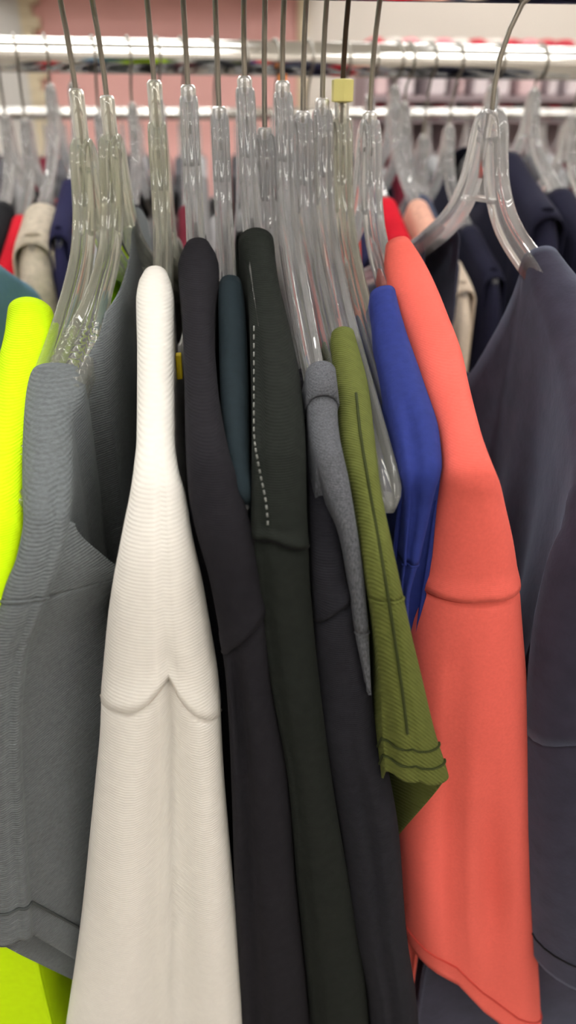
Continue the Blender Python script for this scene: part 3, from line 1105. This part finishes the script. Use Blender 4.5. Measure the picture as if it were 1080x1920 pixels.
struct('floor', *box(X0, XB, Y0, WY + 0.2, ZF - 0.1, ZF), M_FLOOR)
struct('ceiling', *box(X0, XB, Y0, WY + 0.2, ZC, ZC + 0.1), M_CEIL)
struct('wall_left', *box(X0 - 0.1, X0, Y0, WY + 0.2, ZF, ZC), M_WALLG)
struct('wall_right', *box(XB, XB + 0.1, Y0, WY + 0.2, ZF, ZC), M_WALLW)
struct('wall_front', *box(X0, XB, Y0 - 0.1, Y0, ZF, ZC), M_WALLW)
struct('wall_back', *box(xp1, XB, WY, WY + 0.1, ZF, ZC), M_WALLW)
struct('wall_far_left', *box(X0, xp0, WY - 0.05, WY + 0.1, ZF, ZC), M_WALLG)
struct('wall_pink', *box(xp0, xp1, WY, WY + 0.12, ZF, ZC), M_PINK)
struct('added_soffit', *box(xp0 - 0.3, xp1 + 0.12, WY - 0.8, WY, 0.74, ZC), M_WALLG)  # added soffit above the view, there to shade the top of the pink wall
vs, fs = [], []
zz, i = -1.2, 0
while zz < 0.78:
    w = 0.05 if i % 2 else 0.09
    vs, fs = join((vs, fs), box(xp0 - 0.05, xp0 + w - 0.03, WY - 0.09, WY - 0.05 + 0.06, zz, zz + 0.062))
    zz += 0.066
    i += 1
struct('trim_2', vs, fs, M_CREAMTRIM)
struct('trim_3', *box(xp1 - 0.03, xp1 + 0.03, WY - 0.04, WY, ZF, 0.8), M_CREAMTRIM)

# ceiling lights
M_TUBE = emit('fluorescent_diffuser', (1.0, 0.98, 0.945, 1), 36.0)
M_HOUSING = plain('white_enamel', (0.8, 0.8, 0.8, 1), 0.4)
lightp = None
ln = 0
rows = [('nearest', -2.3), ('front', -0.7), ('second', 0.9), ('third', 2.5), ('last', 4.1)]
colsx = [('leftmost', -2.3), ('left', -0.5), ('right', 1.3), ('rightmost', 3.1)]
for rn, y in rows:
    for cn, x in (colsx if y > 0 or y < -2 else colsx[1:]):
        lab = 'long fluorescent ceiling light, %s of the %s row' % (cn, rn)
        at = (x, y, ZC)
        if lightp is None:
            lightp = thing('ceiling_light', lab, 'ceiling light', at, 'ceiling lights')
            lightp['_o'] = (0, 0, 0)
            v, f = box(-0.66, 0.66, -0.16, 0.16, -0.07, 0.0)
            bevelled(mesh_obj('housing', v, f, M_HOUSING, lightp, False), 0.01)
            for yy in (-0.07, 0.07):
                v, f = tube([(-0.62, yy, -0.09), (0.62, yy, -0.09)], 0.019, 12)
                mesh_obj('tube', v, f, M_TUBE, lightp)
        else:
            copy_tree(lightp, at, lab, 'ceiling lights')

# shelving unit with pale boxes beyond the racks, at the right
SY = 4.2
sxa, sxb = x_at(690, SY, 0.2), x_at(1180, SY, 0.2)
M_SHELF = plain('mauve_grey_shelf', srgb(150, 134, 138), 0.7, 0, 0.05, 6)
t = thing('shelving_unit', 'mauve grey shelving unit with pale bins standing against the back of the shop', 'shelving', ((sxa + sxb) / 2, SY, -EYE))
levels = [-1.35, -0.95, -0.55, -0.25, 0.018, 0.112, 0.312]
for z in levels:
    mesh_obj('shelf', *box(sxa, sxb, SY, SY + 0.35, z - 0.012, z + 0.012), M_SHELF, t, False)
for x in (sxa, x_at(853, SY, 0.2), sxb):
    mesh_obj('side_panel', *box(x - 0.012, x + 0.012, SY + 0.002, SY + 0.348, -EYE, 0.324), M_SHELF, t, False)
mesh_obj('back_panel', *box(sxa, sxb, SY + 0.35, SY + 0.36, -EYE, 0.324), M_SHELF, t, False)
M_BIN = plain('pale_bin', srgb(226, 214, 218), 0.6, 0, 0.03, 9)
M_BIN2 = plain('pink_bin', srgb(226, 196, 198), 0.6, 0, 0.03, 9)
M_REDP = plain('red_cloth', srgb(186, 44, 62), 0.8, 0, 0.05, 9)
M_WHITEP = plain('white_cloth', srgb(232, 226, 220), 0.8, 0, 0.05, 9)
M_PINKP = plain('pink_cloth', srgb(224, 140, 150), 0.8, 0, 0.05, 9)
ords = ['first', 'second', 'third', 'fourth', 'fifth', 'sixth', 'seventh', 'eighth', 'ninth', 'tenth']
edges = [(700, 735), (745, 785), (804, 846), (860, 880), (888, 926), (932, 966), (974, 1024), (1030, 1056), (1064, 1110), (1120, 1165)]
for i, (a, b) in enumerate(edges):
    xa, xb = x_at(a + 5, SY, 0.2), x_at(b - 5, SY, 0.2)
    v, f = box(xa, xb, SY + 0.02, SY + 0.32, 0.126, 0.216)
    o = bevelled(mesh_obj('storage_bin', v, f, M_BIN if i % 3 else M_BIN2, None, False, at=((xa + xb) / 2, SY + 0.17, 0.126)), 0.012)
    tag(o, '%s pale bin from the left on the shelf behind the thick rail' % ords[i], 'bin', 'bins on the shelf')


def bundle(label, px, z, w, h, m, group):
    x = x_at(px, SY, z)
    vs = []
    for i in range(7):
        e = i / 6
        r = math.sin(PI * lerp(0.12, 0.88, e)) ** 0.5
        for k in range(14):
            a = 2 * PI * k / 14
            c, s = math.cos(a), math.sin(a)
            vs.append((x + w * r * math.copysign(abs(c) ** .6, c), SY + 0.16 + 0.12 * r * math.copysign(abs(s) ** .6, s), z + h * e))
    o = mesh_obj('folded_cloth', vs, grid_faces(7, 14, True) + [tuple(range(14))[::-1], tuple(range(84, 98))], m, None, at=(x, SY + 0.16, z))
    tag(o, label, 'cloth', group)


tops = [(712, M_REDP, 'red'), (748, M_WHITEP, 'white'), (778, M_PINKP, 'pink'), (812, M_WHITEP, 'white'), (842, M_PINKP, 'pink'), (874, M_WHITEP, 'white'),
        (906, M_REDP, 'red'), (940, M_WHITEP, 'white'), (972, M_REDP, 'red'), (1006, M_PINKP, 'pink'), (1040, M_REDP, 'red'), (1074, M_REDP, 'red'), (1108, M_WHITEP, 'white')]
cnt = {}
for px, m, cn in tops:
    cnt[cn] = cnt.get(cn, 0) + 1
    bundle('%s %s folded cloth from the left on top of the shelving' % (ords[cnt[cn] - 1], cn), px, 0.3255, 0.045, 0.055, m, 'folded cloths on top of the shelving')
lows = [(712, M_REDP, 'red'), (770, M_PINKP, 'pink'), (838, M_REDP, 'red'), (900, M_PINKP, 'pink'), (960, M_REDP, 'red'), (1048, M_REDP, 'red')]
cnt = {}
for px, m, cn in lows:
    cnt[cn] = cnt.get(cn, 0) + 1
    bundle('%s %s folded cloth from the left on the shelf under the bins' % (ords[cnt[cn] - 1], cn), px, 0.0315, 0.05, 0.058, m, 'folded cloths under the bins')

# ------------------------------------------------------------------ camera and render settings
cam = bpy.data.cameras.new('camera')
co = bpy.data.objects.new('camera', cam)
COL.objects.link(co)
co.location = (0, 0, EYE)
co.rotation_euler = (PI / 2 - THETA, 0, -PSI)
cam.sensor_fit = 'VERTICAL'
cam.sensor_height = 36
cam.sensor_width = 36
cam.lens = 36 * F / 1920
cam.clip_start = 0.01
cam.dof.use_dof = True
cam.dof.focus_distance = 0.33
cam.dof.aperture_fstop = 6.5
SC.camera = co
w = bpy.data.worlds.new('world')
SC.world = w
w.use_nodes = True
w.node_tree.nodes['Background'].inputs[0].default_value = (0.9, 0.9, 0.9, 1)
w.node_tree.nodes['Background'].inputs[1].default_value = 0.3
SC.view_settings.view_transform = 'Standard'
SC.view_settings.look = 'None'
SC.view_settings.gamma = 1
SC.view_settings.exposure = -0.38
SC.cycles.max_bounces = 24
SC.cycles.transmission_bounces = 20
SC.cycles.transparent_max_bounces = 20
SC.cycles.glossy_bounces = 8
SC.cycles.diffuse_bounces = 4
SC.cycles.use_denoising = True
for o in list(bpy.data.objects):
    if '_o' in o:
        del o['_o']
